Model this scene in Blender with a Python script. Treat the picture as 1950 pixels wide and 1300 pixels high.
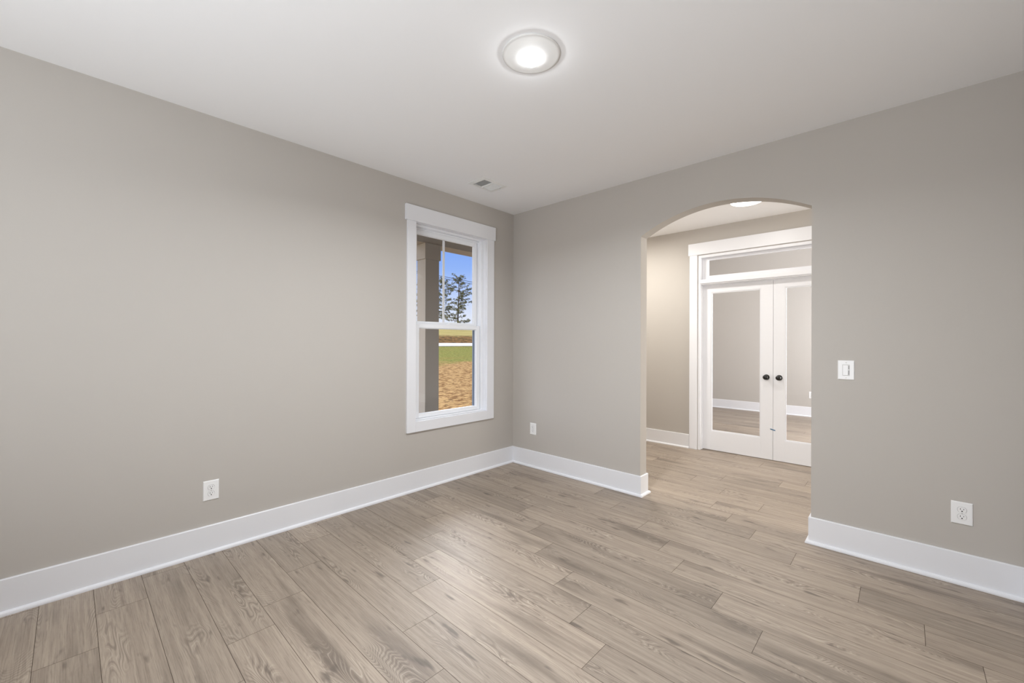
import bpy, bmesh, math, random
from mathutils import Vector, Matrix, Euler

for o in list(bpy.data.objects):
    bpy.data.objects.remove(o, do_unlink=True)
SC = bpy.context.scene
COL = SC.collection
PI = math.pi


def lin(r, g, b):
    def f(c):
        c = c / 255.0
        return c / 12.92 if c <= 0.04045 else ((c + 0.055) / 1.055) ** 2.4
    return (f(r), f(g), f(b), 1.0)


# ------------------------------------------------------------------ camera
YAW, PITCH, ROLL = 0.755972, 0.0013035, 0.0035333
fw = Vector((-math.sin(YAW) * math.cos(PITCH), math.cos(YAW) * math.cos(PITCH), math.sin(PITCH)))
rt0 = Vector((math.cos(YAW), math.sin(YAW), 0))
up0 = rt0.cross(fw)
rt = rt0 * math.cos(ROLL) + up0 * math.sin(ROLL)
up = up0 * math.cos(ROLL) - rt0 * math.sin(ROLL)
cam_data = bpy.data.cameras.new('camera')
cam = bpy.data.objects.new('camera', cam_data)
COL.objects.link(cam)
cam.matrix_world = Matrix(((rt.x, up.x, -fw.x, 3.17285), (rt.y, up.y, -fw.y, -3.38288),
                           (rt.z, up.z, -fw.z, 1.32557), (0, 0, 0, 1)))
cam_data.sensor_width = 36.0
cam_data.lens = 793.788 * 36.0 / 1950.0
cam_data.clip_start = 0.02
cam_data.clip_end = 900
SC.camera = cam

# ------------------------------------------------------------------ world, sun, exposure
world = bpy.data.worlds.new('world')
SC.world = world
world.use_nodes = True
wn = world.node_tree
wn.nodes.clear()
w_out = wn.nodes.new('ShaderNodeOutputWorld')
w_bg = wn.nodes.new('ShaderNodeBackground')
w_tc = wn.nodes.new('ShaderNodeTexCoord')
w_sep = wn.nodes.new('ShaderNodeSeparateXYZ')
w_rmp = wn.nodes.new('ShaderNodeValToRGB')
els = w_rmp.color_ramp.elements
els[0].position = 0.0
els[0].color = lin(240, 244, 254)
els[1].position = 1.0
els[1].color = lin(70, 120, 215)
for p, c in ((0.06, (228, 236, 254)), (0.115, (190, 212, 255)), (0.17, (148, 186, 254)), (0.23, (128, 170, 250))):
    e = els.new(p)
    e.color = lin(*c)
w_bg.inputs['Strength'].default_value = 1.05
wn.links.new(w_tc.outputs['Generated'], w_sep.inputs[0])
wn.links.new(w_sep.outputs['Z'], w_rmp.inputs[0])
SUN_DIR = Vector((0.50, -0.62, 0.60)).normalized()
w_dot = wn.nodes.new('ShaderNodeVectorMath')
w_dot.operation = 'DOT_PRODUCT'
w_dot.inputs[1].default_value = Vector((-0.1, -0.95, 0.28)).normalized()  # added glow low in the unseen sky, lights the porch column's side
wn.links.new(w_tc.outputs['Generated'], w_dot.inputs[0])
w_max = wn.nodes.new('ShaderNodeMath')
w_max.operation = 'MAXIMUM'
w_max.inputs[1].default_value = 0.0
wn.links.new(w_dot.outputs['Value'], w_max.inputs[0])
w_pow = wn.nodes.new('ShaderNodeMath')
w_pow.operation = 'POWER'
w_pow.inputs[1].default_value = 3.0
wn.links.new(w_max.outputs[0], w_pow.inputs[0])
w_glow = wn.nodes.new('ShaderNodeMix')
w_glow.data_type = 'RGBA'
w_glow.blend_type = 'ADD'
w_glow.inputs[7].default_value = (3.6, 3.6, 3.6, 1)
wn.links.new(w_pow.outputs[0], w_glow.inputs[0])
wn.links.new(w_rmp.outputs[0], w_glow.inputs[6])
# added bright sky patch above the window view, gives the floor its sheen
SHEEN_DIR = Vector((-0.664, 0.545, 0.512)).normalized()
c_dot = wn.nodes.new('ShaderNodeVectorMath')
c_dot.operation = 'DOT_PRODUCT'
c_dot.inputs[1].default_value = SHEEN_DIR
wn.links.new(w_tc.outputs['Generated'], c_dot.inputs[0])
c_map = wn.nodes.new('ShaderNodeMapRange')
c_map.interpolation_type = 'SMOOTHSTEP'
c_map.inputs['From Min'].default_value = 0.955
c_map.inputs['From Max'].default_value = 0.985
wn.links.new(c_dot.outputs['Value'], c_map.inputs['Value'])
w_sheen = wn.nodes.new('ShaderNodeMix')
w_sheen.data_type = 'RGBA'
w_sheen.blend_type = 'ADD'
w_sheen.inputs[7].default_value = (22.0, 22.0, 22.4, 1)
wn.links.new(c_map.outputs['Result'], w_sheen.inputs[0])
wn.links.new(w_glow.outputs[2], w_sheen.inputs[6])
wn.links.new(w_sheen.outputs[2], w_bg.inputs['Color'])
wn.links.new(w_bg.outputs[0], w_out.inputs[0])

sun_d = bpy.data.lights.new('sun', 'SUN')
sun_d.energy = 3.0
sun_d.angle = 0.01
sun_d.color = (1.0, 0.95, 0.86)
sun = bpy.data.objects.new('sun', sun_d)
COL.objects.link(sun)
sun.rotation_euler = SUN_DIR.to_track_quat('Z', 'Y').to_euler()


def area_light(name, loc, direction, sx, sy, watts, color, shape='RECTANGLE'):
    d = bpy.data.lights.new(name, 'AREA')
    d.shape = shape
    d.size = sx
    if shape in ('RECTANGLE', 'ELLIPSE'):
        d.size_y = sy
    d.energy = watts
    d.color = color
    o = bpy.data.objects.new(name, d)
    COL.objects.link(o)
    o.location = loc
    o.rotation_euler = Vector(direction).to_track_quat('-Z', 'Y').to_euler()
    return o


# added fill lamps, unseen: behind the camera, at the foyer end, in the office
area_light('fill_opening', (2.6, -5.0, 1.05), (-0.03, 0.52, 0.85), 1.7, 1.5, 134, (0.90, 0.95, 1.0))
area_light('fill_foyer', (5.9, 1.04, 1.4), (-1, 0, 0), 1.6, 2.2, 88, (1.0, 0.96, 0.89))
area_light('fill_office', (3.62, 3.95, 1.5), (-1, 0, 0), 2.2, 1.8, 150, (0.96, 0.97, 1.0))

SC.view_settings.view_transform = 'Standard'
SC.view_settings.look = 'None'
SC.view_settings.gamma = 1.0
SC.view_settings.use_curve_mapping = False
SC.view_settings.exposure = 0.0
SC.cycles.max_bounces = 12
SC.cycles.diffuse_bounces = 8
SC.cycles.glossy_bounces = 4
SC.cycles.transparent_max_bounces = 16
SC.cycles.use_denoising = True
SC.cycles.caustics_reflective = False
SC.cycles.caustics_refractive = False

# ------------------------------------------------------------------ materials


def new_mat(name):
    m = bpy.data.materials.new(name)
    m.use_nodes = True
    nt = m.node_tree
    return m, nt, nt.nodes['Principled BSDF']


def plain(name, rgb, rough=0.5, spec=0.4, metallic=0.0):
    m, nt, b = new_mat(name)
    b.inputs['Base Color'].default_value = lin(*rgb)
    b.inputs['Roughness'].default_value = rough
    b.inputs['Specular IOR Level'].default_value = spec
    b.inputs['Metallic'].default_value = metallic
    return m


def paint(name, rgb, rough, spec, bump=0.02, scale=260.0):
    m, nt, b = new_mat(name)
    b.inputs['Roughness'].default_value = rough
    b.inputs['Specular IOR Level'].default_value = spec
    tc = nt.nodes.new('ShaderNodeTexCoord')
    n = nt.nodes.new('ShaderNodeTexNoise')
    n.inputs['Scale'].default_value = scale
    n.inputs['Detail'].default_value = 2
    nt.links.new(tc.outputs['Object'], n.inputs['Vector'])
    bp = nt.nodes.new('ShaderNodeBump')
    bp.inputs['Strength'].default_value = bump
    bp.inputs['Distance'].default_value = 0.002
    nt.links.new(n.outputs['Fac'], bp.inputs['Height'])
    nt.links.new(bp.outputs[0], b.inputs['Normal'])
    b.inputs['Base Color'].default_value = lin(*rgb)
    return m


M = {}
M['wall'] = paint('wall_paint', (186, 181, 175), 0.75, 0.25)
M['ceiling'] = paint('ceiling_paint', (240, 240, 241), 0.9, 0.1, 0.04)
M['trim'] = paint('trim_paint', (228, 229, 233), 0.35, 0.4, 0.0)
M['vinyl'] = plain('white_vinyl', (234, 236, 240), 0.35, 0.4)
M['plate'] = plain('white_plastic', (236, 236, 236), 0.35, 0.45)
M['slot'] = plain('dark_slot', (26, 24, 24), 0.6, 0.2)
M['black'] = plain('black_enamel', (10, 10, 11), 0.16, 0.6)
M['metal'] = plain('brushed_steel', (150, 152, 156), 0.35, 0.5, 0.9)
M['duct'] = plain('dark_duct', (70, 70, 70), 0.8, 0.1)
M['vent'] = plain('vent_enamel', (232, 232, 230), 0.45, 0.35)
M['fixture'] = plain('fixture_white', (226, 225, 223), 0.55, 0.3)
M['gap'] = plain('plank_gap', (78, 66, 56), 0.8, 0.1)
M['chan_shade'] = plain('channel_shade_grey', (120, 132, 146), 0.5, 0.3)
M['tape'] = plain('blue_tape', (58, 110, 148), 0.6, 0.2)
M['siding'] = plain('grey_siding', (120, 117, 113), 0.8, 0.2)
M['porch'] = paint('porch_taupe_paint', (172, 164, 151), 0.7, 0.2, 0.05, 60.0)
M['concrete'] = plain('porch_concrete', (150, 150, 150), 0.9, 0.1)
M['road'] = plain('pale_road', (205, 200, 194), 0.9, 0.1)
M['bark'] = plain('pine_bark', (58, 48, 42), 0.9, 0.1)
M['wire'] = plain('black_wire', (58, 66, 80), 0.7, 0.1)


def glass_mat(name, tint=1.0, base=0.04):
    m = bpy.data.materials.new(name)
    m.use_nodes = True
    nt = m.node_tree
    nt.nodes.clear()
    out = nt.nodes.new('ShaderNodeOutputMaterial')
    mix = nt.nodes.new('ShaderNodeMixShader')
    tr = nt.nodes.new('ShaderNodeBsdfTransparent')
    gl = nt.nodes.new('ShaderNodeBsdfGlossy')
    lw = nt.nodes.new('ShaderNodeLayerWeight')
    lw.inputs['Blend'].default_value = 0.5
    pw = nt.nodes.new('ShaderNodeMath')
    pw.operation = 'POWER'
    pw.inputs[1].default_value = 5.0
    nt.links.new(lw.outputs['Facing'], pw.inputs[0])
    fr = nt.nodes.new('ShaderNodeMath')
    fr.operation = 'MULTIPLY_ADD'
    fr.inputs[1].default_value = 1.0 - base
    fr.inputs[2].default_value = base
    nt.links.new(pw.outputs[0], fr.inputs[0])
    tr.inputs['Color'].default_value = (tint, tint, tint, 1)
    gl.inputs['Roughness'].default_value = 0.0
    nt.links.new(fr.outputs[0], mix.inputs[0])
    nt.links.new(tr.outputs[0], mix.inputs[1])
    nt.links.new(gl.outputs[0], mix.inputs[2])
    nt.links.new(mix.outputs[0], out.inputs[0])
    return m


M['glass'] = glass_mat('clear_glass', 0.98)


def emit(name, rgb, strength):
    m = bpy.data.materials.new(name)
    m.use_nodes = True
    nt = m.node_tree
    nt.nodes.clear()
    out = nt.nodes.new('ShaderNodeOutputMaterial')
    e = nt.nodes.new('ShaderNodeEmission')
    e.inputs['Color'].default_value = (*rgb, 1)
    e.inputs['Strength'].default_value = strength
    nt.links.new(e.outputs[0], out.inputs[0])
    return m


def mathn(nt, op, a, b=None, c=None, clamp=False):
    n = nt.nodes.new('ShaderNodeMath')
    n.operation = op
    n.use_clamp = clamp
    for i, v in enumerate((a, b, c)):
        if v is None:
            continue
        if isinstance(v, (int, float)):
            n.inputs[i].default_value = v
        else:
            nt.links.new(v, n.inputs[i])
    return n.outputs[0]


def mixc(nt, fac, a, b):
    n = nt.nodes.new('ShaderNodeMix')
    n.data_type = 'RGBA'
    if isinstance(fac, (int, float)):
        n.inputs[0].default_value = fac
    else:
        nt.links.new(fac, n.inputs[0])
    for i, v in ((6, a), (7, b)):
        if isinstance(v, tuple):
            n.inputs[i].default_value = v
        else:
            nt.links.new(v, n.inputs[i])
    return n.outputs[2]


def sstep(nt, v, lo, hi):
    n = nt.nodes.new('ShaderNodeMapRange')
    n.interpolation_type = 'SMOOTHSTEP'
    n.inputs['From Min'].default_value = lo
    n.inputs['From Max'].default_value = hi
    nt.links.new(v, n.inputs['Value'])
    return n.outputs['Result']


def noise(nt, vec, scale, detail=2.0, rough=0.5, dist=0.0):
    n = nt.nodes.new('ShaderNodeTexNoise')
    n.inputs['Scale'].default_value = scale
    n.inputs['Detail'].default_value = detail
    n.inputs['Roughness'].default_value = rough
    n.inputs['Distortion'].default_value = dist
    nt.links.new(vec, n.inputs['Vector'])
    return n.outputs['Fac']


def scalev(nt, vec, s):
    n = nt.nodes.new('ShaderNodeVectorMath')
    n.operation = 'MULTIPLY'
    n.inputs[1].default_value = s
    nt.links.new(vec, n.inputs[0])
    return n.outputs[0]


def plank_mat():
    m, nt, b = new_mat('oak_plank_floor')
    at = nt.nodes.new('ShaderNodeAttribute')
    at.attribute_name = 'plank_uv'          # length along, width across (metres), offset
    ar = nt.nodes.new('ShaderNodeAttribute')
    ar.attribute_name = 'plank_rand'
    v = at.outputs['Vector']
    rnd = ar.outputs['Fac']
    # warped growth-ring field: contours of a long stretched noise give the cathedral grain
    ring = noise(nt, scalev(nt, v, (1.5, 8.0, 1.0)), 1.0, 2.0, 0.42, 0.25)
    line = mathn(nt, 'SINE', mathn(nt, 'MULTIPLY', ring, 250.0))
    band = noise(nt, scalev(nt, v, (0.9, 6.0, 1.0)), 1.0, 3.0, 0.55)
    fib = noise(nt, scalev(nt, v, (7.0, 260.0, 1.0)), 1.0, 3.0, 0.6)
    fib2 = noise(nt, scalev(nt, v, (22.0, 420.0, 1.0)), 1.0, 2.0, 0.6)
    streak = noise(nt, scalev(nt, v, (1.4, 46.0, 3.0)), 1.0, 3.0, 0.55)
    knot = noise(nt, scalev(nt, v, (5.5, 22.0, 2.0)), 1.0, 2.0, 0.5)
    zone = sstep(nt, noise(nt, scalev(nt, v, (2.2, 9.0, 5.0)), 1.0, 1.0), 0.48, 0.66)
    dark = lin(104, 91, 78)
    mid = lin(148, 132, 116)
    light = lin(174, 158, 140)
    c = mixc(nt, sstep(nt, streak, 0.22, 0.78), mid, light)
    c = mixc(nt, mathn(nt, 'MULTIPLY', sstep(nt, band, 0.52, 0.72), 0.75), c, dark)
    c = mixc(nt, mathn(nt, 'MULTIPLY', sstep(nt, fib, 0.44, 0.68), 0.42), c, dark)
    # dark ring lines and pale limed ring lines
    c = mixc(nt, mathn(nt, 'MULTIPLY', mathn(nt, 'MULTIPLY', sstep(nt, line, 0.35, 1.0), zone), 0.50), c, lin(96, 82, 70))
    c = mixc(nt, mathn(nt, 'MULTIPLY', mathn(nt, 'MULTIPLY', sstep(nt, mathn(nt, 'MULTIPLY', line, -1.0), 0.80, 1.0), zone), 0.34), c, lin(206, 192, 174))
    c = mixc(nt, mathn(nt, 'MULTIPLY', sstep(nt, fib2, 0.58, 0.78), 0.22), c, lin(205, 192, 176))
    c = mixc(nt, mathn(nt, 'MULTIPLY', sstep(nt, knot, 0.63, 0.76), 0.72), c, lin(86, 74, 64))
    # tone from plank to plank
    hs = nt.nodes.new('ShaderNodeHueSaturation')
    hs.inputs['Saturation'].default_value = 0.92
    nt.links.new(mathn(nt, 'ADD', mathn(nt, 'MULTIPLY', rnd, 0.24), 0.77), hs.inputs['Value'])
    nt.links.new(c, hs.inputs['Color'])
    nt.links.new(hs.outputs[0], b.inputs['Base Color'])
    nt.links.new(mathn(nt, 'ADD', mathn(nt, 'MULTIPLY', fib, 0.10), 0.45), b.inputs['Roughness'])
    b.inputs['Specular IOR Level'].default_value = 0.9
    bp = nt.nodes.new('ShaderNodeBump')
    bp.inputs['Strength'].default_value = 0.12
    bp.inputs['Distance'].default_value = 0.001
    nt.links.new(fib, bp.inputs['Height'])
    nt.links.new(bp.outputs[0], b.inputs['Normal'])
    return m


M['plank'] = plank_mat()

# ------------------------------------------------------------------ mesh helpers


class MB:
    def __init__(self):
        self.bm = bmesh.new()

    def box(self, x0, x1, y0, y1, z0, z1, bevel=0.0, mi=0):
        b2 = bmesh.new()
        vs = [b2.verts.new((x, y, z)) for x in (x0, x1) for y in (y0, y1) for z in (z0, z1)]
        for f in ((0, 1, 3, 2), (4, 6, 7, 5), (0, 4, 5, 1), (2, 3, 7, 6), (0, 2, 6, 4), (1, 5, 7, 3)):
            b2.faces.new([vs[i] for i in f])
        if bevel:
            bmesh.ops.bevel(b2, geom=list(b2.edges), offset=bevel, segments=2, profile=0.5, affect='EDGES')
        self.merge(b2, mi)
        return self

    def merge(self, b2, mi=0, mat=None):
        bmesh.ops.recalc_face_normals(b2, faces=list(b2.faces))
        mp = {}
        for v in b2.verts:
            mp[v] = self.bm.verts.new(mat @ v.co if mat else v.co)
        for f in b2.faces:
            nf = self.bm.faces.new([mp[v] for v in f.verts])
            nf.material_index = mi
            nf.smooth = f.smooth
        b2.free()

    def lathe(self, prof, n=48, axis='Z', origin=(0, 0, 0), smooth=True, mi=0, sx=1.0):
        b2 = bmesh.new()
        rings = []
        for r, h in prof:
            if r < 1e-6:
                rings.append([b2.verts.new((0, 0, h))])
            else:
                rings.append([b2.verts.new((r * math.cos(2 * PI * i / n) * sx, r * math.sin(2 * PI * i / n), h)) for i in range(n)])
        for a, c in zip(rings, rings[1:]):
            for i in range(n):
                j = (i + 1) % n
                if len(a) == 1 and len(c) == 1:
                    continue
                if len(a) == 1:
                    f = b2.faces.new((a[0], c[i], c[j]))
                elif len(c) == 1:
                    f = b2.faces.new((a[i], a[j], c[0]))
                else:
                    f = b2.faces.new((a[i], a[j], c[j], c[i]))
                f.smooth = smooth
        o = Vector(origin)
        if axis == '-Y':      # profile height grows towards -Y
            mt = Matrix.Translation(o) @ Matrix.Rotation(PI / 2, 4, 'X')
        else:
            mt = Matrix.Translation(o)
        self.merge(b2, mi, mt)
        return self

    def poly_extrude(self, pts, vec, mi=0):
        b2 = bmesh.new()
        a = [b2.verts.new(p) for p in pts]
        c = [b2.verts.new(Vector(p) + Vector(vec)) for p in pts]
        b2.faces.new(a)
        b2.faces.new(list(reversed(c)))
        n = len(pts)
        for i in range(n):
            j = (i + 1) % n
            b2.faces.new((a[i], c[i], c[j], a[j]))
        self.merge(b2, mi)
        return self

    def tube(self, pts, rads, n=8, mi=0):
        b2 = bmesh.new()
        rings = []
        for k, p in enumerate(pts):
            p = Vector(p)
            d = (Vector(pts[min(k + 1, len(pts) - 1)]) - Vector(pts[max(k - 1, 0)])).normalized()
            a = d.orthogonal().normalized()
            bb = d.cross(a)
            r = rads[k] if isinstance(rads, (list, tuple)) else rads
            rings.append([b2.verts.new(p + (a * math.cos(2 * PI * i / n) + bb * math.sin(2 * PI * i / n)) * r) for i in range(n)])
        for a, c in zip(rings, rings[1:]):
            for i in range(n):
                j = (i + 1) % n
                f = b2.faces.new((a[i], a[j], c[j], c[i]))
                f.smooth = True
        b2.faces.new(rings[0])
        b2.faces.new(rings[-1])
        self.merge(b2, mi)
        return self

    def sweep(self, path, prof, z0=0.0, pre=None, post=None):
        """profile of (outward offset, height) swept along a 2-D path, mitred; outward is to the right of travel"""
        pts = [Vector(p) for p in path]
        full = ([Vector(pre)] if pre else []) + pts + ([Vector(post)] if post else [])
        off = 1 if pre else 0
        b2 = bmesh.new()
        rings = []
        for k in range(len(pts)):
            i = k + off
            nr = []
            if i > 0:
                d = (full[i] - full[i - 1]).normalized()
                nr.append(Vector((d.y, -d.x)))
            if i < len(full) - 1:
                d = (full[i + 1] - full[i]).normalized()
                nr.append(Vector((d.y, -d.x)))
            if len(nr) == 2:
                s = nr[0] + nr[1]
                mdir = s / (1.0 + nr[0].dot(nr[1]))
            else:
                mdir = nr[0]
            rings.append([b2.verts.new((pts[k].x + mdir.x * o, pts[k].y + mdir.y * o, z0 + h)) for o, h in prof])
        n = len(prof)
        for a, c in zip(rings, rings[1:]):
            for i in range(n):
                j = (i + 1) % n
                b2.faces.new((a[i], a[j], c[j], c[i]))
        b2.faces.new(rings[0])
        b2.faces.new(rings[-1])
        self.merge(b2)
        return self

    def build(self, name, mats, parent=None):
        me = bpy.data.meshes.new(name)
        self.bm.to_mesh(me)
        self.bm.free()
        for mt in (mats if isinstance(mats, (list, tuple)) else [mats]):
            me.materials.append(mt)
        o = bpy.data.objects.new(name, me)
        COL.objects.link(o)
        if parent:
            o.parent = parent
        return o


def struct(o):
    o['kind'] = 'structure'
    return o


def empty(name, loc, rz=0.0):
    o = bpy.data.objects.new(name, None)
    COL.objects.link(o)
    o.empty_display_size = 0.05
    o.location = loc
    o.rotation_euler = (0, 0, rz)
    return o


def tag(o, label, cat, group=None):
    o['label'] = label
    o['category'] = cat
    if group:
        o['group'] = group
    return o


# ------------------------------------------------------------------ room shell
H = 2.74
RX, RY = 3.66, -3.66          # the room spans x 0..RX, y RY..0
T = 0.115                     # inner wall thickness
FY0, FY1 = T, 1.97            # foyer
OY0, OY1 = 2.085, 5.76        # office behind the French doors
FX1 = 6.0
REAR = -5.2                   # far side of the space behind the camera

# floor: planks laid along x
PW, PL, Y0 = 0.1913, 1.213, -3.484
known = {0: .635, 1: .331, 2: .08, 3: 1.025, 4: .846, 5: .600, 6: .294, 7: 1.276, 8: 1.006, 9: .810, 10: 1.780,
         11: 1.485, 12: 1.258, 13: .982, 14: .815, 15: 1.787, 16: 1.463, 17: 1.195, 19: .82, 20: 1.12, 24: 1.11}
rng = random.Random(7)
quads = []
row_lo, row_hi = -10, int((OY1 - Y0) / PW) + 1
G = 0.0009
for r in range(row_lo, row_hi + 1):
    ya, yb = Y0 + r * PW, Y0 + (r + 1) * PW
    ya2, yb2 = max(ya, REAR), min(yb, OY1)
    if yb2 - ya2 < 0.005:
        continue
    j0 = known.get(r, rng.uniform(0, PL))
    j0 = j0 % PL - PL
    x = j0
    while x < FX1:
        xa, xb = max(x, 0.0), min(x + PL, FX1)
        if xb - xa > 0.004:
            quads.append((xa + G, xb - G, ya2 + G, yb2 - G, x, ya, r))
        x += PL
me = bpy.data.meshes.new('floor')
verts, faces, puv, prand, midx = [], [], [], [], []
for (xa, xb, ya, yb, ox, oy, r) in quads:
    k = len(verts)
    verts += [(xa, ya, 0), (xb, ya, 0), (xb, yb, 0), (xa, yb, 0)]
    faces.append((k, k + 1, k + 2, k + 3))
    z = rng.uniform(0, 60)
    flip = rng.choice((-1, 1))
    for (vx, vy) in ((xa, ya), (xb, ya), (xb, yb), (xa, yb)):
        puv.append(((vx - ox) * flip + z * 3.1, vy - oy, z))
    prand += [rng.random()] * 4
    midx.append(0)
k = len(verts)
verts += [(0, REAR, -0.0012), (FX1, REAR, -0.0012), (FX1, OY1, -0.0012), (0, OY1, -0.0012),
          (0, REAR, -0.05), (FX1, REAR, -0.05), (FX1, OY1, -0.05), (0, OY1, -0.05)]
faces += [(k, k + 1, k + 2, k + 3), (k + 7, k + 6, k + 5, k + 4)]
for i in range(4):
    j = (i + 1) % 4
    faces.append((k + i, k + 4 + i, k + 4 + j, k + j))
midx += [1] * 6
puv += [(0, 0, 0)] * 8
prand += [0.0] * 8
me.from_pydata(verts, [], faces)
me.materials.append(M['plank'])
me.materials.append(M['gap'])
for p, i in zip(me.polygons, midx):
    p.material_index = i
me.update()
me.attributes.new('plank_uv', 'FLOAT_VECTOR', 'POINT')
me.attributes.new('plank_rand', 'FLOAT', 'POINT')
me.attributes['plank_uv'].data.foreach_set('vector', [c for u in puv for c in u])
me.attributes['plank_rand'].data.foreach_set('value', prand)
me.update()
floor = bpy.data.objects.new('floor', me)
COL.objects.link(floor)
struct(floor)

# ceiling, with the hole for the vent
VX0, VX1, VY0, VY1 = 0.355, 0.520, -0.925, -0.690
cb = MB()
cb.box(-0.16, VX0, REAR - 0.16, FY1 + 0.05, H, H + 0.1)
cb.box(VX1, FX1 + 0.16, REAR - 0.16, FY1 + 0.05, H, H + 0.1)
cb.box(VX0, VX1, REAR - 0.16, VY0, H, H + 0.1)
cb.box(VX0, VX1, VY1, FY1 + 0.05, H, H + 0.1)
struct(cb.build('ceiling', M['ceiling']))
HO = 3.35                     # the office ceiling is higher
struct(MB().box(-0.16, FX1 + 0.16, OY0 - 0.06, OY1 + 0.16, HO, HO + 0.1).build('ceiling_office', M['ceiling']))

# left (outer) wall with the window opening; inside paint, outside siding
WY0, WY1, WZ0, WZ1 = -1.290, -0.397, 0.600, 2.405


def left_wall(x0, x1):
    b = MB()
    b.box(x0, x1, RY - 0.16, WY0, -0.05, H)
    b.box(x0, x1, WY1, 0.0 + T, -0.05, H)
    b.box(x0, x1, WY0, WY1, -0.05, WZ0)
    b.box(x0, x1, WY0, WY1, WZ1, H)
    return b


struct(left_wall(-0.10, 0.0).build('wall_left', M['wall']))
struct(left_wall(-0.16, -0.10).build('wall_outside', M['siding']))
# the same outer wall along the foyer and the office
struct(MB().box(-0.16, 0.0, T, OY1 + 0.12, -0.05, HO).build('wall_street', M['wall']))

# back wall with the segmental arch
AX0, AX1, AZ, AR = 1.510, 2.720, 2.240, 0.162
acx = (AX0 + AX1) / 2
half = (AX1 - AX0) / 2
R_ = (half * half + AR * AR) / (2 * AR)


def arch_z(x):
    return AZ + AR - R_ + math.sqrt(max(R_ * R_ - (x - acx) ** 2, 0))


pts = [(0, 0, 0), (AX0, 0, 0), (AX0, 0, AZ)]
NA = 48
for i in range(1, NA):
    x = AX0 + (AX1 - AX0) * i / NA
    pts.append((x, 0, arch_z(x)))
pts += [(AX1, 0, AZ), (AX1, 0, 0), (FX1, 0, 0), (FX1, 0, H), (0, 0, H)]
wb = MB()
b2 = bmesh.new()
fr = [b2.verts.new(p) for p in pts]
f = b2.faces.new(fr)
ret = bmesh.ops.extrude_face_region(b2, geom=[f])
for v in [g for g in ret['geom'] if isinstance(g, bmesh.types.BMVert)]:
    v.co.y += T
bmesh.ops.triangulate(b2, faces=[q for q in b2.faces if len(q.verts) > 4])
wb.merge(b2)
struct(wb.build('wall_back', M['wall']))

# right wall and the wall behind the camera (wide opening added to let the fill lamp in)
struct(MB().box(RX, RX + 0.12, RY - 0.16, 0.0, -0.05, H).build('wall_right', M['wall']))
nb = MB()
nb.box(3.48, RX, RY - 0.12, RY, -0.05, H)
struct(nb.build('wall_front', M['wall']))

struct(MB().box(-0.16, FX1 + 0.16, REAR - 0.16, REAR, -0.05, H).build('wall_rear', M['wall']))
struct(MB().box(-0.10, 0.0, REAR, RY - 0.16, -0.05, H).build('wall_rear_left', M['wall']))
struct(MB().box(FX1, FX1 + 0.16, REAR, OY1 + 0.12, -0.05, HO).build('wall_house_end', M['wall']))

# foyer wall with the French doors, office walls
DX0, DX1, DZ = 1.300, 2.886, 2.405
gb = MB()
gb.box(0, DX0, FY1, OY0, 0, HO)
gb.box(DX1, FX1, FY1, OY0, 0, HO)
gb.box(DX0, DX1, FY1, OY0, DZ, HO)
struct(gb.build('wall_foyer', M['wall']))
struct(MB().box(0, FX1, OY1, OY1 + 0.12, -0.05, HO).build('wall_office', M['wall']))
ob = MB()
struct(MB().box(RX + 0.02, RX + 0.14, OY0, OY1, 0, HO).build('wall_office_side', M['wall']))

# baseboards with shoe moulding
BP = [(0, 0), (0.030, 0), (0.030, 0.007), (0.0275, 0.0135), (0.0215, 0.0185), (0.013, 0.020),
      (0.013, 0.1690), (0.0105, 0.1725), (0, 0.1725)]


def baseboard(name, path, pre=None, post=None):
    return struct(MB().sweep(path, BP, 0.0, pre, post).build(name, M['trim']))


baseboard('baseboard_left', [(0, RY), (0, 0)], None, (1, 0))
baseboard('baseboard_back', [(0, 0), (AX0, 0), (AX0, T), (0, T)], (0, -1), (0, 1))
baseboard('baseboard_arch', [(FX1, T), (AX1, T), (AX1, 0), (RX, 0)], None, (RX, -1))
baseboard('baseboard_right', [(RX, 0), (RX, RY)], (RX - 1, 0), None)
baseboard('baseboard_foyer', [(0, FY1), (1.2, FY1)], (0, FY1 - 1), None)
baseboard('baseboard_foyer_far', [(2.985, FY1), (FX1, FY1)])
baseboard('baseboard_office', [(0, OY1), (RX + 0.02, OY1)], (0, OY1 - 1), (RX + 0.02, OY1 - 1))
baseboard('baseboard_office_side', [(0, OY0), (0, OY1)], None, (1, OY1))

# ------------------------------------------------------------------ window 1 (single-hung, white vinyl)
CY0, CY1, CZ0, CZ1 = -1.277, -0.412, 0.614, 2.392      # casing opening
wf = MB()
xf0, xf1 = -0.150, -0.046
fwid = 0.032
wf.box(xf0, xf1, CY0 - 0.010, CY0 + fwid, CZ0 - 0.010, CZ1 + 0.010, 0.002)
wf.box(xf0, xf1, CY1 - fwid, CY1 + 0.010, CZ0 - 0.010, CZ1 + 0.010, 0.002)
wf.box(xf0, xf1, CY0 + fwid, CY1 - fwid, CZ1 - 0.020, CZ1 + 0.010, 0.002)
wf.box(xf0, xf1, CY0 + fwid, CY1 - fwid, CZ0 - 0.010, CZ0 + 0.012, 0.002)
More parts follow.
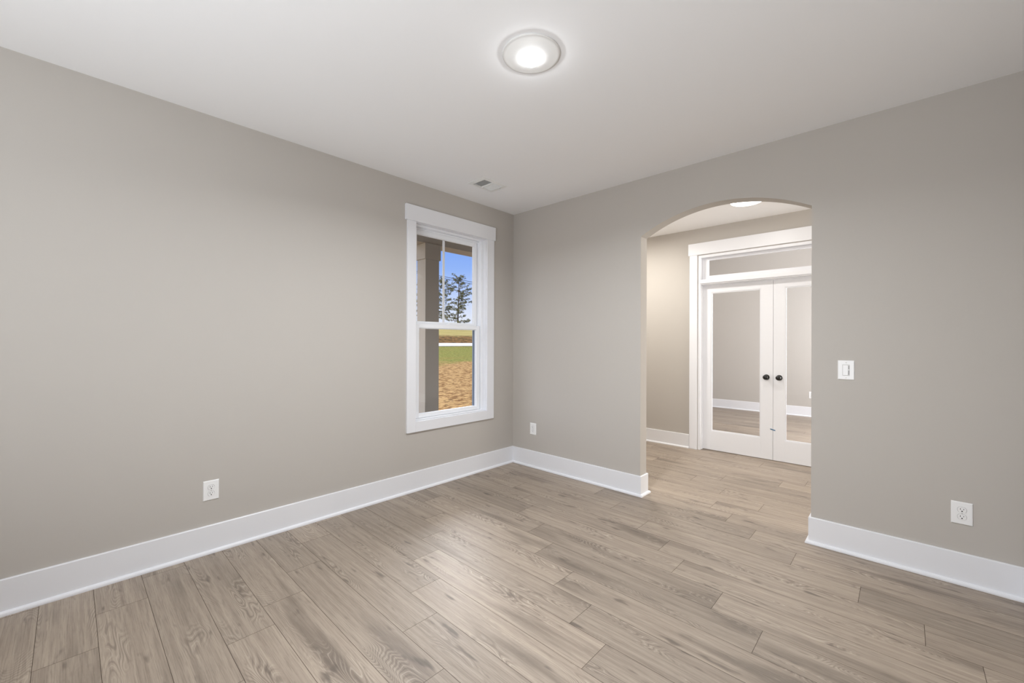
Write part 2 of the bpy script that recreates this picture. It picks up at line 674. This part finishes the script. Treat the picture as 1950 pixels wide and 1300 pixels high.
# inner track lips
for yy in (CY0 + fwid, CY1 - fwid - 0.010):
    wf.box(-0.094, -0.088, yy, yy + 0.010, CZ0 + 0.012, CZ1 - 0.020)
wf.box(-0.094, -0.086, CY0 + fwid, CY1 - fwid, CZ1 - 0.034, CZ1 - 0.020, 0.002)
win = struct(wf.build('window_1', M['vinyl']))
cs = MB()
cs.box(0, 0.018, -1.366, CY0, 0.524, CZ1, 0.0015)
cs.box(0, 0.018, CY1, -0.313, 0.524, CZ1, 0.0015)
cs.box(0, 0.018, CY0, CY1, 0.524, CZ0, 0.0015)
cs.box(0, 0.024, -1.384, -0.298, CZ1, 2.530, 0.0015)
# extension jambs lining the opening
for (a, b_, c, d) in ((CY0 - 0.012, CY0 + 0.003, CZ0 - 0.012, CZ1 + 0.012), (CY1 - 0.003, CY1 + 0.012, CZ0 - 0.012, CZ1 + 0.012)):
    cs.box(-0.046, -0.0005, a, b_, c, d)
cs.box(-0.046, -0.0005, CY0, CY1, CZ1 - 0.003, CZ1 + 0.012)
cs.box(-0.046, -0.0005, CY0, CY1, CZ0 - 0.012, CZ0 + 0.003)
cs.build('window_casing', M['trim'], win)


def sash(name, x0, x1, y0, y1, z0, z1, st, rb, rtp, bead):
    s = MB()
    s.box(x0, x1, y0, y0 + st, z0, z1, 0.003)
    s.box(x0, x1, y1 - st, y1, z0, z1, 0.003)
    s.box(x0, x1, y0 + st, y1 - st, z0, z0 + rb, 0.003)
    s.box(x0, x1, y0 + st, y1 - st, z1 - rtp, z1, 0.003)
    # glazing bead, set back
    xm0, xm1 = x0 + 0.008, x1 - 0.008
    s.box(xm0, xm1, y0 + st, y0 + st + bead, z0 + rb, z1 - rtp)
    s.box(xm0, xm1, y1 - st - bead, y1 - st, z0 + rb, z1 - rtp)
    s.box(xm0, xm1, y0 + st + bead, y1 - st - bead, z0 + rb, z0 + rb + bead)
    s.box(xm0, xm1, y0 + st + bead, y1 - st - bead, z1 - rtp - bead, z1 - rtp)
    o = s.build(name, M['vinyl'], win)
    p = MB()
    xm = (x0 + x1) / 2
    p.box(xm - 0.002, xm + 0.002, y0 + st + bead, y1 - st - bead, z0 + rb + bead, z1 - rtp - bead)
    p.build('pane', M['glass'], o)
    return o


sy0, sy1 = CY0 + fwid + 0.008, CY1 - fwid - 0.008
lo = sash('lower_sash', -0.086, -0.054, sy0, sy1, CZ0 + 0.014, 1.490, 0.040, 0.034, 0.038, 0.006)
upr = sash('upper_sash', -0.132, -0.098, sy0, sy1, 1.462, CZ1 - 0.022, 0.040, 0.048, 0.046, 0.006)
mb = MB()
ymun = -0.872
mb.box(-0.1225, -0.1175, ymun - 0.012, ymun - 0.004, 1.512, CZ1 - 0.074)
mb.box(-0.1225, -0.1175, ymun + 0.004, ymun + 0.012, 1.512, CZ1 - 0.074)
mb.box(-0.1215, -0.1185, ymun - 0.004, ymun + 0.004, 1.512, CZ1 - 0.074)
mb.build('muntin', M['vinyl'], upr)
sl = MB()
sl.box(-0.082, -0.062, -0.875, -0.815, 1.490, 1.496, 0.002)
sl.lathe([(0.011, 0), (0.011, 0.010), (0.0, 0.011)], 20, origin=(-0.072, -0.845, 1.496))
sl.build('sash_lock', M['vinyl'], lo)
sf = MB()
for yy in (sy0 + 0.001, sy1 - 0.020):
    sf.box(-0.148, -0.136, yy, yy + 0.019, CZ0 + 0.014, 1.485)
sf.build('shaded_channel', M['chan_shade'], win)  # grey colour stands for shade in the outer side channel

# ------------------------------------------------------------------ French doors, casing, transom
cz = 2.412
tc_ = MB()
tc_.box(1.203, 1.294, FY1 - 0.018, FY1, 0, cz, 0.0015)
tc_.box(2.892, 2.983, FY1 - 0.018, FY1, 0, cz, 0.0015)
tc_.box(1.188, 2.998, FY1 - 0.024, FY1, cz, 2.556, 0.0015)
trim1 = struct(tc_.build('trim_1', M['trim']))
jb = MB()
jb.box(DX0 + 0.0005, 1.328, FY1 + 0.001, OY0, 0, DZ - 0.0005)
jb.box(2.858, DX1 - 0.0005, FY1 + 0.001, OY0, 0, DZ - 0.0005)
jb.box(1.328, 2.858, FY1 + 0.001, OY0, 2.375, DZ - 0.0005)
# stop moulding behind the doors
jb.box(1.328, 1.334, 2.030, 2.046, 0, 2.036)
jb.box(2.852, 2.858, 2.030, 2.046, 0, 2.036)
jb.box(1.334, 2.852, 2.030, 2.046, 2.034, 2.042)
jb.build('door_jamb', M['trim'], trim1)
ml = MB()
ml.box(1.328, 2.858, FY1 + 0.004, OY0 - 0.002, 2.042, 2.105, 0.002)
ml.box(1.318, 2.868, FY1 - 0.010, FY1 + 0.004, 2.055, 2.098, 0.002)
ml.build('mullion', M['trim'], trim1)
ts = MB()
ty0, ty1 = 2.035, 2.075
ts.box(1.329, 1.400, ty0, ty1, 2.106, 2.374, 0.002)
ts.box(2.786, 2.857, ty0, ty1, 2.106, 2.374, 0.002)
ts.box(1.400, 2.786, ty0, ty1, 2.106, 2.152, 0.002)
ts.box(1.400, 2.786, ty0, ty1, 2.345, 2.374, 0.002)
tsash = ts.build('transom_sash', M['trim'], trim1)
MB().box(1.400, 2.786, 2.053, 2.057, 2.152, 2.345).build('transom_pane', M['glass'], tsash)
spb = MB()
spb.box(2.062, 2.124, 2.050, 2.076, 2.0395, 2.0425)
spb.build('strike_plate', M['plate'], trim1)


def french_door(name, x0, x1, gx0, gx1, knob_x):
    y0, y1 = 2.048, 2.0815
    z0, z1 = 0.008, 2.036
    gz0, gz1 = 0.240, 1.945
    d = MB()
    d.box(x0, gx0, y0, y1, z0, z1, 0.0012)
    d.box(gx1, x1, y0, y1, z0, z1, 0.0012)
    d.box(gx0, gx1, y0, y1, z0, gz0, 0.0)
    d.box(gx0, gx1, y0, y1, gz1, z1, 0.0)
    # bead round the glass
    w = 0.011
    for (a, b_, c, e) in ((gx0, gx0 + w, gz0, gz1), (gx1 - w, gx1, gz0, gz1), (gx0 + w, gx1 - w, gz0, gz0 + w), (gx0 + w, gx1 - w, gz1 - w, gz1)):
        d.box(a, b_, y0 + 0.006, y1 - 0.006, c, e)
    o = struct(d.build(name, M['trim']))
    MB().box(gx0 + w, gx1 - w, 2.063, 2.067, gz0 + w, gz1 - w).build('pane', M['glass'], o)
    k = MB()
    prof = [(0.0115, 0.004), (0.0105, 0.020), (0.011, 0.026)]
    for i in range(0, 15):
        a = -PI / 2 + 0.42 + (PI - 0.42) * i / 14
        prof.append((0.0275 * math.cos(a), 0.047 + 0.021 * math.sin(a)))
    prof[-1] = (0.0, prof[-1][1])
    k.lathe(prof, 40, '-Y', (knob_x, y0, 0.937))
    ko = k.build('door_knob', M['black'], o)
    rz_ = MB()
    rz_.lathe([(0.0, 0.0), (0.0315, 0.0), (0.0315, 0.003), (0.027, 0.007), (0.012, 0.008)], 40, '-Y', (knob_x, y0, 0.937))
    rz_.build('rosette', M['black'], ko)
    return o


french_door('door_1', 1.331, 2.0915, 1.430, 1.970, 2.028)
french_door('door_2', 2.0945, 2.855, 2.206, 2.748, 2.153)
tp = MB()
tp.poly_extrude([(2.069, 2.0475, 0.349), (2.116, 2.0475, 0.338), (2.117, 2.0475, 0.348), (2.071, 2.0475, 0.359)], (0, -0.0015, 0))
tp.poly_extrude([(2.066, 2.046, 0.353), (2.080, 2.046, 0.350), (2.082, 2.040, 0.358), (2.068, 2.040, 0.361)], (0, -0.001, 0))
tag(tp.build('tape_strip', M['tape']), 'small blue tape strip stuck low across the gap between the glass French doors', 'tape')

# ------------------------------------------------------------------ wall plates
PWD, PHT = 0.084, 0.123


def plate_mesh(hole=None):
    b = MB()
    w, h = PWD / 2, PHT / 2
    b2 = bmesh.new()
    outer = [(-w, -h), (w, -h), (w, h), (-w, h)]
    r0 = [b2.verts.new((x, 0, z)) for x, z in outer]
    r1 = [b2.verts.new((x * 0.985, -0.0025, z * 0.99)) for x, z in outer]
    r2 = [b2.verts.new((x * 0.90, -0.0060, z * 0.935)) for x, z in outer]
    for a, c in ((r0, r1), (r1, r2)):
        for i in range(4):
            j = (i + 1) % 4
            b2.faces.new((a[i], a[j], c[j], c[i]))
    b2.faces.new(r2)
    b2.faces.new(list(reversed(r0)))
    b.merge(b2)
    return b


def screw(parent, z, y=-0.0060):
    s = MB()
    s.lathe([(0.0, 0.0), (0.0036, 0.0), (0.0034, 0.0008), (0.0, 0.0012)], 16, '-Y', (0, y, z))
    s.box(-0.003, 0.003, y - 0.0014, y - 0.0010, z - 0.0004, z + 0.0004, mi=1)
    return s.build('screw', [M['plate'], M['slot']], parent)


SEAM = plain('seam_grey', (150, 148, 146), 0.7, 0.1)


def make_outlet(loc, rz, label):
    root = tag(empty('wall_outlet', loc, rz), label, 'outlet', 'duplex outlets on the walls')
    plate_mesh().build('cover_plate', M['plate'], root)
    for zc in (0.0195, -0.0195):
        b = MB()
        n = 40
        p = []
        for i in range(n):
            a = 2 * PI * i / n
            x, z = 0.0172 * math.cos(a), 0.0172 * math.sin(a)
            p.append((x, -0.0058, zc + max(-0.0142, min(0.0142, z))))
        ring = [(q[0] * 1.07, -0.0062, zc + (q[2] - zc) * 1.07) for q in p]
        b.poly_extrude(ring, (0, 0.0004, 0), 1)
        b.poly_extrude(p, (0, -0.0030, 0), 0)
        face = b.build('receptacle', [M['plate'], SEAM], root)
        s = MB()
        s.box(-0.0075, -0.0053, -0.0092, -0.0086, zc - 0.0005, zc + 0.0085)
        s.box(0.0053, 0.0073, -0.0092, -0.0086, zc + 0.0008, zc + 0.0078)
        s.lathe([(0.0, 0.0), (0.0030, 0.0), (0.0030, 0.0006), (0.0, 0.0006)], 16, '-Y', (0, -0.0086, zc - 0.0072))
        s.build('slots', M['slot'], face)
    screw(root, 0.0)
    return root


make_outlet((0.0, -2.771, 0.389), PI / 2, 'white duplex outlet on the left wall, left of the window, above the baseboard')
make_outlet((0.298, 0.0, 0.404), 0, 'small white duplex outlet on the back wall between the room corner and the arch')
make_outlet((3.403, 0.0, 0.390), 0, 'white duplex outlet on the wall right of the arch, below the light switch')
make_outlet((1.955, OY1, 0.390), 0, 'white outlet on the office wall, seen through the right French door')

sw = tag(empty('light_switch', (2.901, 0.0, 1.155), 0), 'white rocker and dimmer light switch on the wall right of the arch', 'light switch')
plate_mesh().build('cover_plate', M['plate'], sw)
rk = MB()
rk.box(-0.0180, 0.0180, -0.0064, -0.0056, -0.0348, 0.0348, mi=1)
b2 = bmesh.new()
vs = [(-0.0160, -0.0060, -0.0325), (0.0098, -0.0060, -0.0325), (0.0098, -0.0060, 0.0325), (-0.0160, -0.0060, 0.0325),
      (-0.0155, -0.0098, -0.0320), (0.0094, -0.0098, -0.0320), (0.0094, -0.0072, 0.0320), (-0.0155, -0.0072, 0.0320),
      (0.0094, -0.0078, 0.0), (-0.0155, -0.0078, 0.0)]
vv = [b2.verts.new(v) for v in vs]
for fc in ((0, 1, 5, 4), (4, 5, 8, 9), (9, 8, 6, 7), (7, 6, 2, 3), (1, 2, 6, 8, 5), (0, 4, 9, 7, 3), (3, 2, 1, 0)):
    b2.faces.new([vv[i] for i in fc])
rk.merge(b2)
rk.build('rocker', [M['plate'], plain('rocker_gap', (186, 184, 182), 0.7, 0.1)], sw)
ds_ = MB()
ds_.box(0.0112, 0.0164, -0.0074, -0.0060, -0.0325, 0.0325)
ds_.box(0.0124, 0.0152, -0.0078, -0.0073, -0.0290, 0.0290, mi=1)
ds_.box(0.0118, 0.0158, -0.0096, -0.0072, -0.0010, 0.0060, 0.0006)
ds_.build('dimmer_slider', [M['plate'], plain('slider_track', (110, 108, 106), 0.7, 0.1)], sw)
for zc in (0.0485, -0.0485):
    screw(sw, zc)

# ------------------------------------------------------------------ ceiling lights
LENS_RGB = (0.94, 0.97, 1.0)
WARM_RGB = (1.0, 0.965, 0.905)


def make_light(loc, label, rgb, strength, watts, ro=0.143, rl=0.061, drop=0.026, spread=180):
    root = tag(empty('ceiling_light', loc), label, 'ceiling light')
    b = MB()
    prof = [(ro - 0.004, 0.0), (ro, -0.003), (ro - 0.002, -0.0065), (ro - 0.008, -0.0085)]
    for i in range(1, 11):
        t = i / 10
        r = (ro - 0.008) * (1 - t) + (rl + 0.001) * t
        prof.append((r, -0.0085 - (drop - 0.0085) * (t ** 1.35)))
    b.lathe(prof, 72)
    b.build('trim_ring', M['fixture'], root)
    l = MB()
    prof = [(rl + 0.001, -drop + 0.002)]
    for i in range(9):
        a = (PI / 2) * i / 8
        prof.append((rl * math.cos(a), -drop - 0.018 * math.sin(a)))
    prof[-1] = (0.0, prof[-1][1])
    l.lathe(prof, 56)
    lens = l.build('lens', emit('lens_glow', rgb, strength), root)
    ar = area_light('lamp_light', (loc[0], loc[1], loc[2] - drop - 0.0195), (0, 0, -1), rl * 1.9, rl * 1.9, watts, rgb, 'DISK')
    ar.data.spread = math.radians(spread)
    return root


make_light((1.834, -1.832, H), 'round white flush ceiling light with glowing centre lens in the middle of the room', LENS_RGB, 110.0, 47, 0.143, 0.052, 0.026, 160)
make_light((2.050, 1.130, H), 'glowing round ceiling light in the foyer, seen through the top of the arch', WARM_RGB, 8.0, 6, 0.165, 0.140, 0.040)

make_light((0.620, 1.040, H), 'added round foyer fill lamp out of view, nearer the street wall', WARM_RGB, 20.0, 28, 0.165, 0.140, 0.040)  # unseen extra lamp, added to brighten the foyer

# ------------------------------------------------------------------ ceiling vent
vt = tag(empty('ceiling_vent', (0.438, -0.808, H)), 'white rectangular air register on the ceiling near the window and corner', 'air vent')
fx0, fx1, fy0, fy1 = -0.107, 0.107, -0.150, 0.150
ix0, ix1, iy0, iy1 = -0.078, 0.078, -0.112, 0.112
vf = MB()


def frame_ring(b, o, i, zo, zi, zt):
    O = [(o[0], o[2]), (o[1], o[2]), (o[1], o[3]), (o[0], o[3])]
    I = [(i[0], i[2]), (i[1], i[2]), (i[1], i[3]), (i[0], i[3])]
    b2 = bmesh.new()
    r0 = [b2.verts.new((x, y, 0)) for x, y in O]
    r1 = [b2.verts.new((x, y, -zo)) for x, y in O]
    r2 = [b2.verts.new((x, y, -zi)) for x, y in I]
    r3 = [b2.verts.new((x, y, zt)) for x, y in I]
    for a, c in ((r0, r1), (r1, r2), (r2, r3)):
        for k in range(4):
            j = (k + 1) % 4
            b2.faces.new((a[k], a[j], c[j], c[k]))
    b.merge(b2)


frame_ring(vf, (fx0, fx1, fy0, fy1), (ix0, ix1, iy0, iy1), 0.003, 0.008, 0.018)
vf.box(ix0, ix1, -0.004, 0.008, -0.0075, 0.010)
vf.build('frame', M['vent'], vt)
for side in (0, 1):
    y_a, y_b = ((iy0, -0.004), (0.008, iy1))[side]
    n = 8
    for k in range(n):
        yc = y_a + (y_b - y_a) * (k + 0.5) / n
        ang = math.radians(50 if side == 0 else -50)
        b = MB()
        hw = 0.0085
        dy, dz = hw * math.cos(ang), hw * math.sin(ang)
        ny, nz = -math.sin(ang) * 0.0005, math.cos(ang) * 0.0005
        b.poly_extrude([(ix0, yc - dy - ny, 0.004 - dz - nz), (ix0, yc + dy - ny, 0.004 + dz - nz),
                        (ix0, yc + dy + ny, 0.004 + dz + nz), (ix0, yc - dy + ny, 0.004 - dz + nz)], (ix1 - ix0, 0, 0))
        b.build('louver', M['vent'], vt)
db = MB()
db.box(ix0, ix1, iy0, iy1, 0.085, 0.090)
for (a, b_, c, d) in ((ix0 - 0.004, ix0, iy0, iy1), (ix1, ix1 + 0.004, iy0, iy1), (ix0, ix1, iy0 - 0.004, iy0), (ix0, ix1, iy1, iy1 + 0.004)):
    db.box(a, b_, c, d, 0.018, 0.088)
db.build('duct', M['duct'], vt)
lv = MB()
lv.box(0.032, 0.038, iy1 - 0.002, iy1 + 0.012, -0.015, -0.005)
lv.build('damper_lever', M['vent'], vt)

# ------------------------------------------------------------------ porch outside the window
struct(MB().box(-2.3, -0.16, -2.4, 7, -0.45, -0.15).build('porch_floor', M['concrete']))
struct(MB().box(-2.4, -0.16, -2.4, 7, 3.00, 3.10).build('porch_ceiling', M['porch']))
struct(MB().box(-2.05, -1.78, -2.4, 7, 2.73, 2.999).build('porch_beam', M['porch']))
pc = tag(empty('porch_column', (-1.899, 0.195, -0.15)), 'square taupe porch column with a wide cap outside the window', 'column')
MB().box(-0.088, 0.119, -0.119, 0.119, 0, 2.655, 0.004).build('shaft', M['porch'], pc)
MB().box(-0.106, 0.137, -0.137, 0.137, 2.655, 2.879, 0.004).build('cap', M['porch'], pc)
MB().box(-0.106, 0.137, -0.137, 0.137, 0, 0.16, 0.004).build('plinth', M['porch'], pc)
struct(MB().box(-0.16, 9, -8, 8, 3.50, 3.7).build('roof', M['siding']))


# ------------------------------------------------------------------ ground, road, trees, wires
def ground_z(d):
    kp = [(2, -0.47), (6, -0.45), (58, 0.51), (65, 1.02), (73, 2.64), (104, 5.43), (220, 10.1), (420, 16.0)]
    if d <= kp[0][0]:
        return kp[0][1]
    for (a, za), (b_, zb) in zip(kp, kp[1:]):
        if d <= b_:
            return za + (zb - za) * (d - a) / (b_ - a)
    return kp[-1][1]


def ground_mat():
    m, nt, b = new_mat('yard_ground')
    tc = nt.nodes.new('ShaderNodeTexCoord')
    sp = nt.nodes.new('ShaderNodeSeparateXYZ')
    nt.links.new(tc.outputs['Object'], sp.inputs[0])
    d = mathn(nt, 'SUBTRACT', 3.17, sp.outputs['X'])
    v = tc.outputs['Object']
    big = noise(nt, v, 0.35, 4, 0.6)
    clod = noise(nt, scalev(nt, v, (5.0, 4.4, 1)), 1.0, 5, 0.65)
    fine = noise(nt, v, 9.0, 3, 0.6)
    dirt = mixc(nt, sstep(nt, clod, 0.40, 0.55), lin(116, 82, 50), lin(182, 148, 98))
    dirt = mixc(nt, mathn(nt, 'MULTIPLY', sstep(nt, fine, 0.54, 0.66), 0.65), dirt, lin(88, 68, 46))
    grass = mixc(nt, sstep(nt, clod, 0.36, 0.62), lin(90, 92, 42), lin(144, 141, 76))
    grass = mixc(nt, mathn(nt, 'MULTIPLY', sstep(nt, big, 0.5, 0.7), 0.35), grass, lin(146, 116, 68))
    bank = mixc(nt, sstep(nt, noise(nt, v, 1.2, 5, 0.7), 0.38, 0.62), lin(72, 60, 36), lin(136, 102, 64))
    field = mixc(nt, sstep(nt, noise(nt, scalev(nt, v, (0.4, 0.05, 1)), 1.0, 4, 0.6), 0.35, 0.65), lin(156, 142, 84), lin(176, 160, 104))
    dd = mathn(nt, 'ADD', d, mathn(nt, 'MULTIPLY', mathn(nt, 'SUBTRACT', big, 0.5), 14.0))
    c = mixc(nt, sstep(nt, dd, 21.0, 25.0), dirt, grass)
    c = mixc(nt, sstep(nt, d, 63.5, 65.5), c, bank)
    c = mixc(nt, sstep(nt, dd, 71.0, 78.0), c, field)
    nt.links.new(c, b.inputs['Base Color'])
    b.inputs['Roughness'].default_value = 1.0
    b.inputs['Specular IOR Level'].default_value = 0.0
    bp = nt.nodes.new('ShaderNodeBump')
    bp.inputs['Strength'].default_value = 0.9
    bp.inputs['Distance'].default_value = 0.10
    nt.links.new(clod, bp.inputs['Height'])
    nt.links.new(bp.outputs[0], b.inputs['Normal'])
    return m


ds = [4.5, 5.2, 6] + [6 + 2 * i for i in range(1, 27)] + [61.5, 65, 67, 69, 71, 73, 80, 88, 96, 104, 140, 220, 420]
ys = [-200, -100, -40, -15] + [-5 + 2.5 * i for i in range(0, 50)] + [140, 190, 260, 420]
gr = random.Random(3)
gb = bmesh.new()
grid = []
for d in ds:
    row = []
    for y in ys:
        j = 0.0 if (57 < d < 66 or d < 6) else gr.uniform(-0.03, 0.03) * (1 + d / 60)
        row.append(gb.verts.new((3.17 - d, y, ground_z(d) + j)))
    grid.append(row)
for a, c in zip(grid, grid[1:]):
    for i in range(len(ys) - 1):
        gb.faces.new((a[i], a[i + 1], c[i + 1], c[i]))
g_ = MB()
g_.merge(gb)
struct(g_.build('ground', ground_mat()))
rd = MB()
rd.poly_extrude([(3.17 - 58, -200, ground_z(58) + 0.05), (3.17 - 58, 420, ground_z(58) + 0.05),
                 (3.17 - 64.5, 420, ground_z(64.5) + 0.05), (3.17 - 64.5, -200, ground_z(64.5) + 0.05)], (0, 0, 0.06))
struct(rd.build('road', M['road']))


def leaf_mat():
    m, nt, b = new_mat('pine_needles')
    tc = nt.nodes.new('ShaderNodeTexCoord')
    n = noise(nt, tc.outputs['Object'], 0.9, 3, 0.6)
    c = mixc(nt, sstep(nt, n, 0.38, 0.62), lin(44, 52, 30), lin(112, 108, 62))
    nt.links.new(c, b.inputs['Base Color'])
    b.inputs['Roughness'].default_value = 0.8
    b.inputs['Specular IOR Level'].default_value = 0.1
    return m


M['needles'] = leaf_mat()


def make_pine(loc, height, seed, label, limbs):
    """limbs: (height fraction, azimuth, length, rise)"""
    r = random.Random(seed)
    root = tag(empty('pine_tree', loc), label, 'tree', 'pines beyond the road')
    t = MB()
    pts, rads = [], []
    for i in range(13):
        f_ = i / 12
        pts.append((0.18 * math.sin(f_ * 4 + seed), 0.15 * math.sin(f_ * 3 + 2 * seed), height * f_ * 0.97))
        rads.append(0.24 * (1 - f_) ** 0.8 + 0.035)
    t.tube(pts, rads, 10)
    tips = []
    for (hf, az, ln, rise) in limbs:
        z0 = height * hf
        bp_ = []
        nseg = 5
        for k in range(nseg + 1):
            q = k / nseg
            w = az + 0.35 * math.sin(q * 3 + hf * 20)
            bp_.append((math.cos(w) * ln * q, math.sin(w) * ln * q, z0 + rise * q ** 1.4 + r.uniform(-0.1, 0.1)))
        t.tube(bp_, [0.075 * (1 - k / (nseg + 1)) + 0.012 for k in range(nseg + 1)], 6)
        for k in range(2, nseg + 1):
            nn = 3 if k < nseg else 5
            for _ in range(nn):
                tips.append((Vector(bp_[k]) + Vector((r.gauss(0, 0.32), r.gauss(0, 0.32), r.gauss(0.05, 0.18))), r.uniform(0.6, 1.05)))
    t.build('trunk', M['bark'], root)
    fb_ = MB()
    bm_ = fb_.bm
    for c, s in tips:
        for _ in range(16):
            d = Vector((r.gauss(0, 1), r.gauss(0, 1), r.gauss(0.25, 0.7))).normalized()
            p0 = c + d * 0.05
            p1 = c + d * (0.42 * s)
            a = d.orthogonal().normalized()
            a.rotate(Matrix.Rotation(r.uniform(0, 6.28), 3, d))
            w = 0.06 * s
            v0 = bm_.verts.new(p0 + a * w * 0.4)
            v1 = bm_.verts.new(p0 - a * w * 0.4)
            v2 = bm_.verts.new(p1 - a * w)
            v3 = bm_.verts.new(p1 + a * w)
            bm_.faces.new((v0, v1, v2, v3))
    fb_.build('foliage', M['needles'], root)
    return root


def limb_set(seed, n, lo, hi, lmax, flat=0.0):
    r = random.Random(seed)
    out = []
    for i in range(n):
        hf = lo + (hi - lo) * (i + r.uniform(-0.4, 0.4)) / (n - 1)
        hf = max(lo, min(hi, hf))
        f_ = (hf - lo) / (hi - lo)
        ln = lmax * (0.55 + 0.30 * math.sin(PI * min(1, f_ * 0.9 + 0.15))) * r.uniform(0.45, 1.15)
        if f_ > 0.88:
            ln *= 0.7
        out.append((hf, r.uniform(0, 2 * PI), ln, r.uniform(0.1, 0.9) + 0.7 * f_))
    return out


def at(az, d):
    return (3.17 - d, -3.383 + az * d, ground_z(d))


make_pine(at(0.8200, 106), 16.5, 5, 'tall sparse pine standing alone right of the porch column, centred in the upper window', limb_set(11, 42, 0.10, 0.985, 5.0))
make_pine(at(0.7640, 122), 17.5, 2, 'pine standing half hidden behind the right edge of the porch column', limb_set(23, 44, 0.20, 0.985, 5.2))
make_pine(at(0.7080, 138), 18.5, 9, 'pine standing behind the porch column', limb_set(31, 40, 0.20, 0.985, 5.0))
make_pine(at(0.6420, 110), 15.5, 4, 'pine standing at the left edge of the window, left of the porch column', limb_set(47, 44, 0.18, 0.985, 5.2))


def wire(name, label, s0, s1, d):
    b = MB()
    pts = []
    for i in range(25):
        az = 0.30 + 1.1 * i / 24
        sl_ = s0 + (s1 - s0) * (az - 0.773) / (0.8795 - 0.773)
        sag = 0.004 * ((az - 0.85) / 0.5) ** 2
        pts.append((3.17 - d, -3.383 + az * d, 1.3256 + (sl_ + sag) * d))
    b.tube(pts, 0.045, 6)
    tag(b.build(name, M['wire']), label, 'power line', 'power lines beyond the yard')


wire('power_line', 'lower of the two thin power lines crossing behind the pine', 0.1880, 0.1834, 56)
wire('power_line', 'upper of the two thin power lines crossing behind the pine', 0.1935, 0.1897, 56)
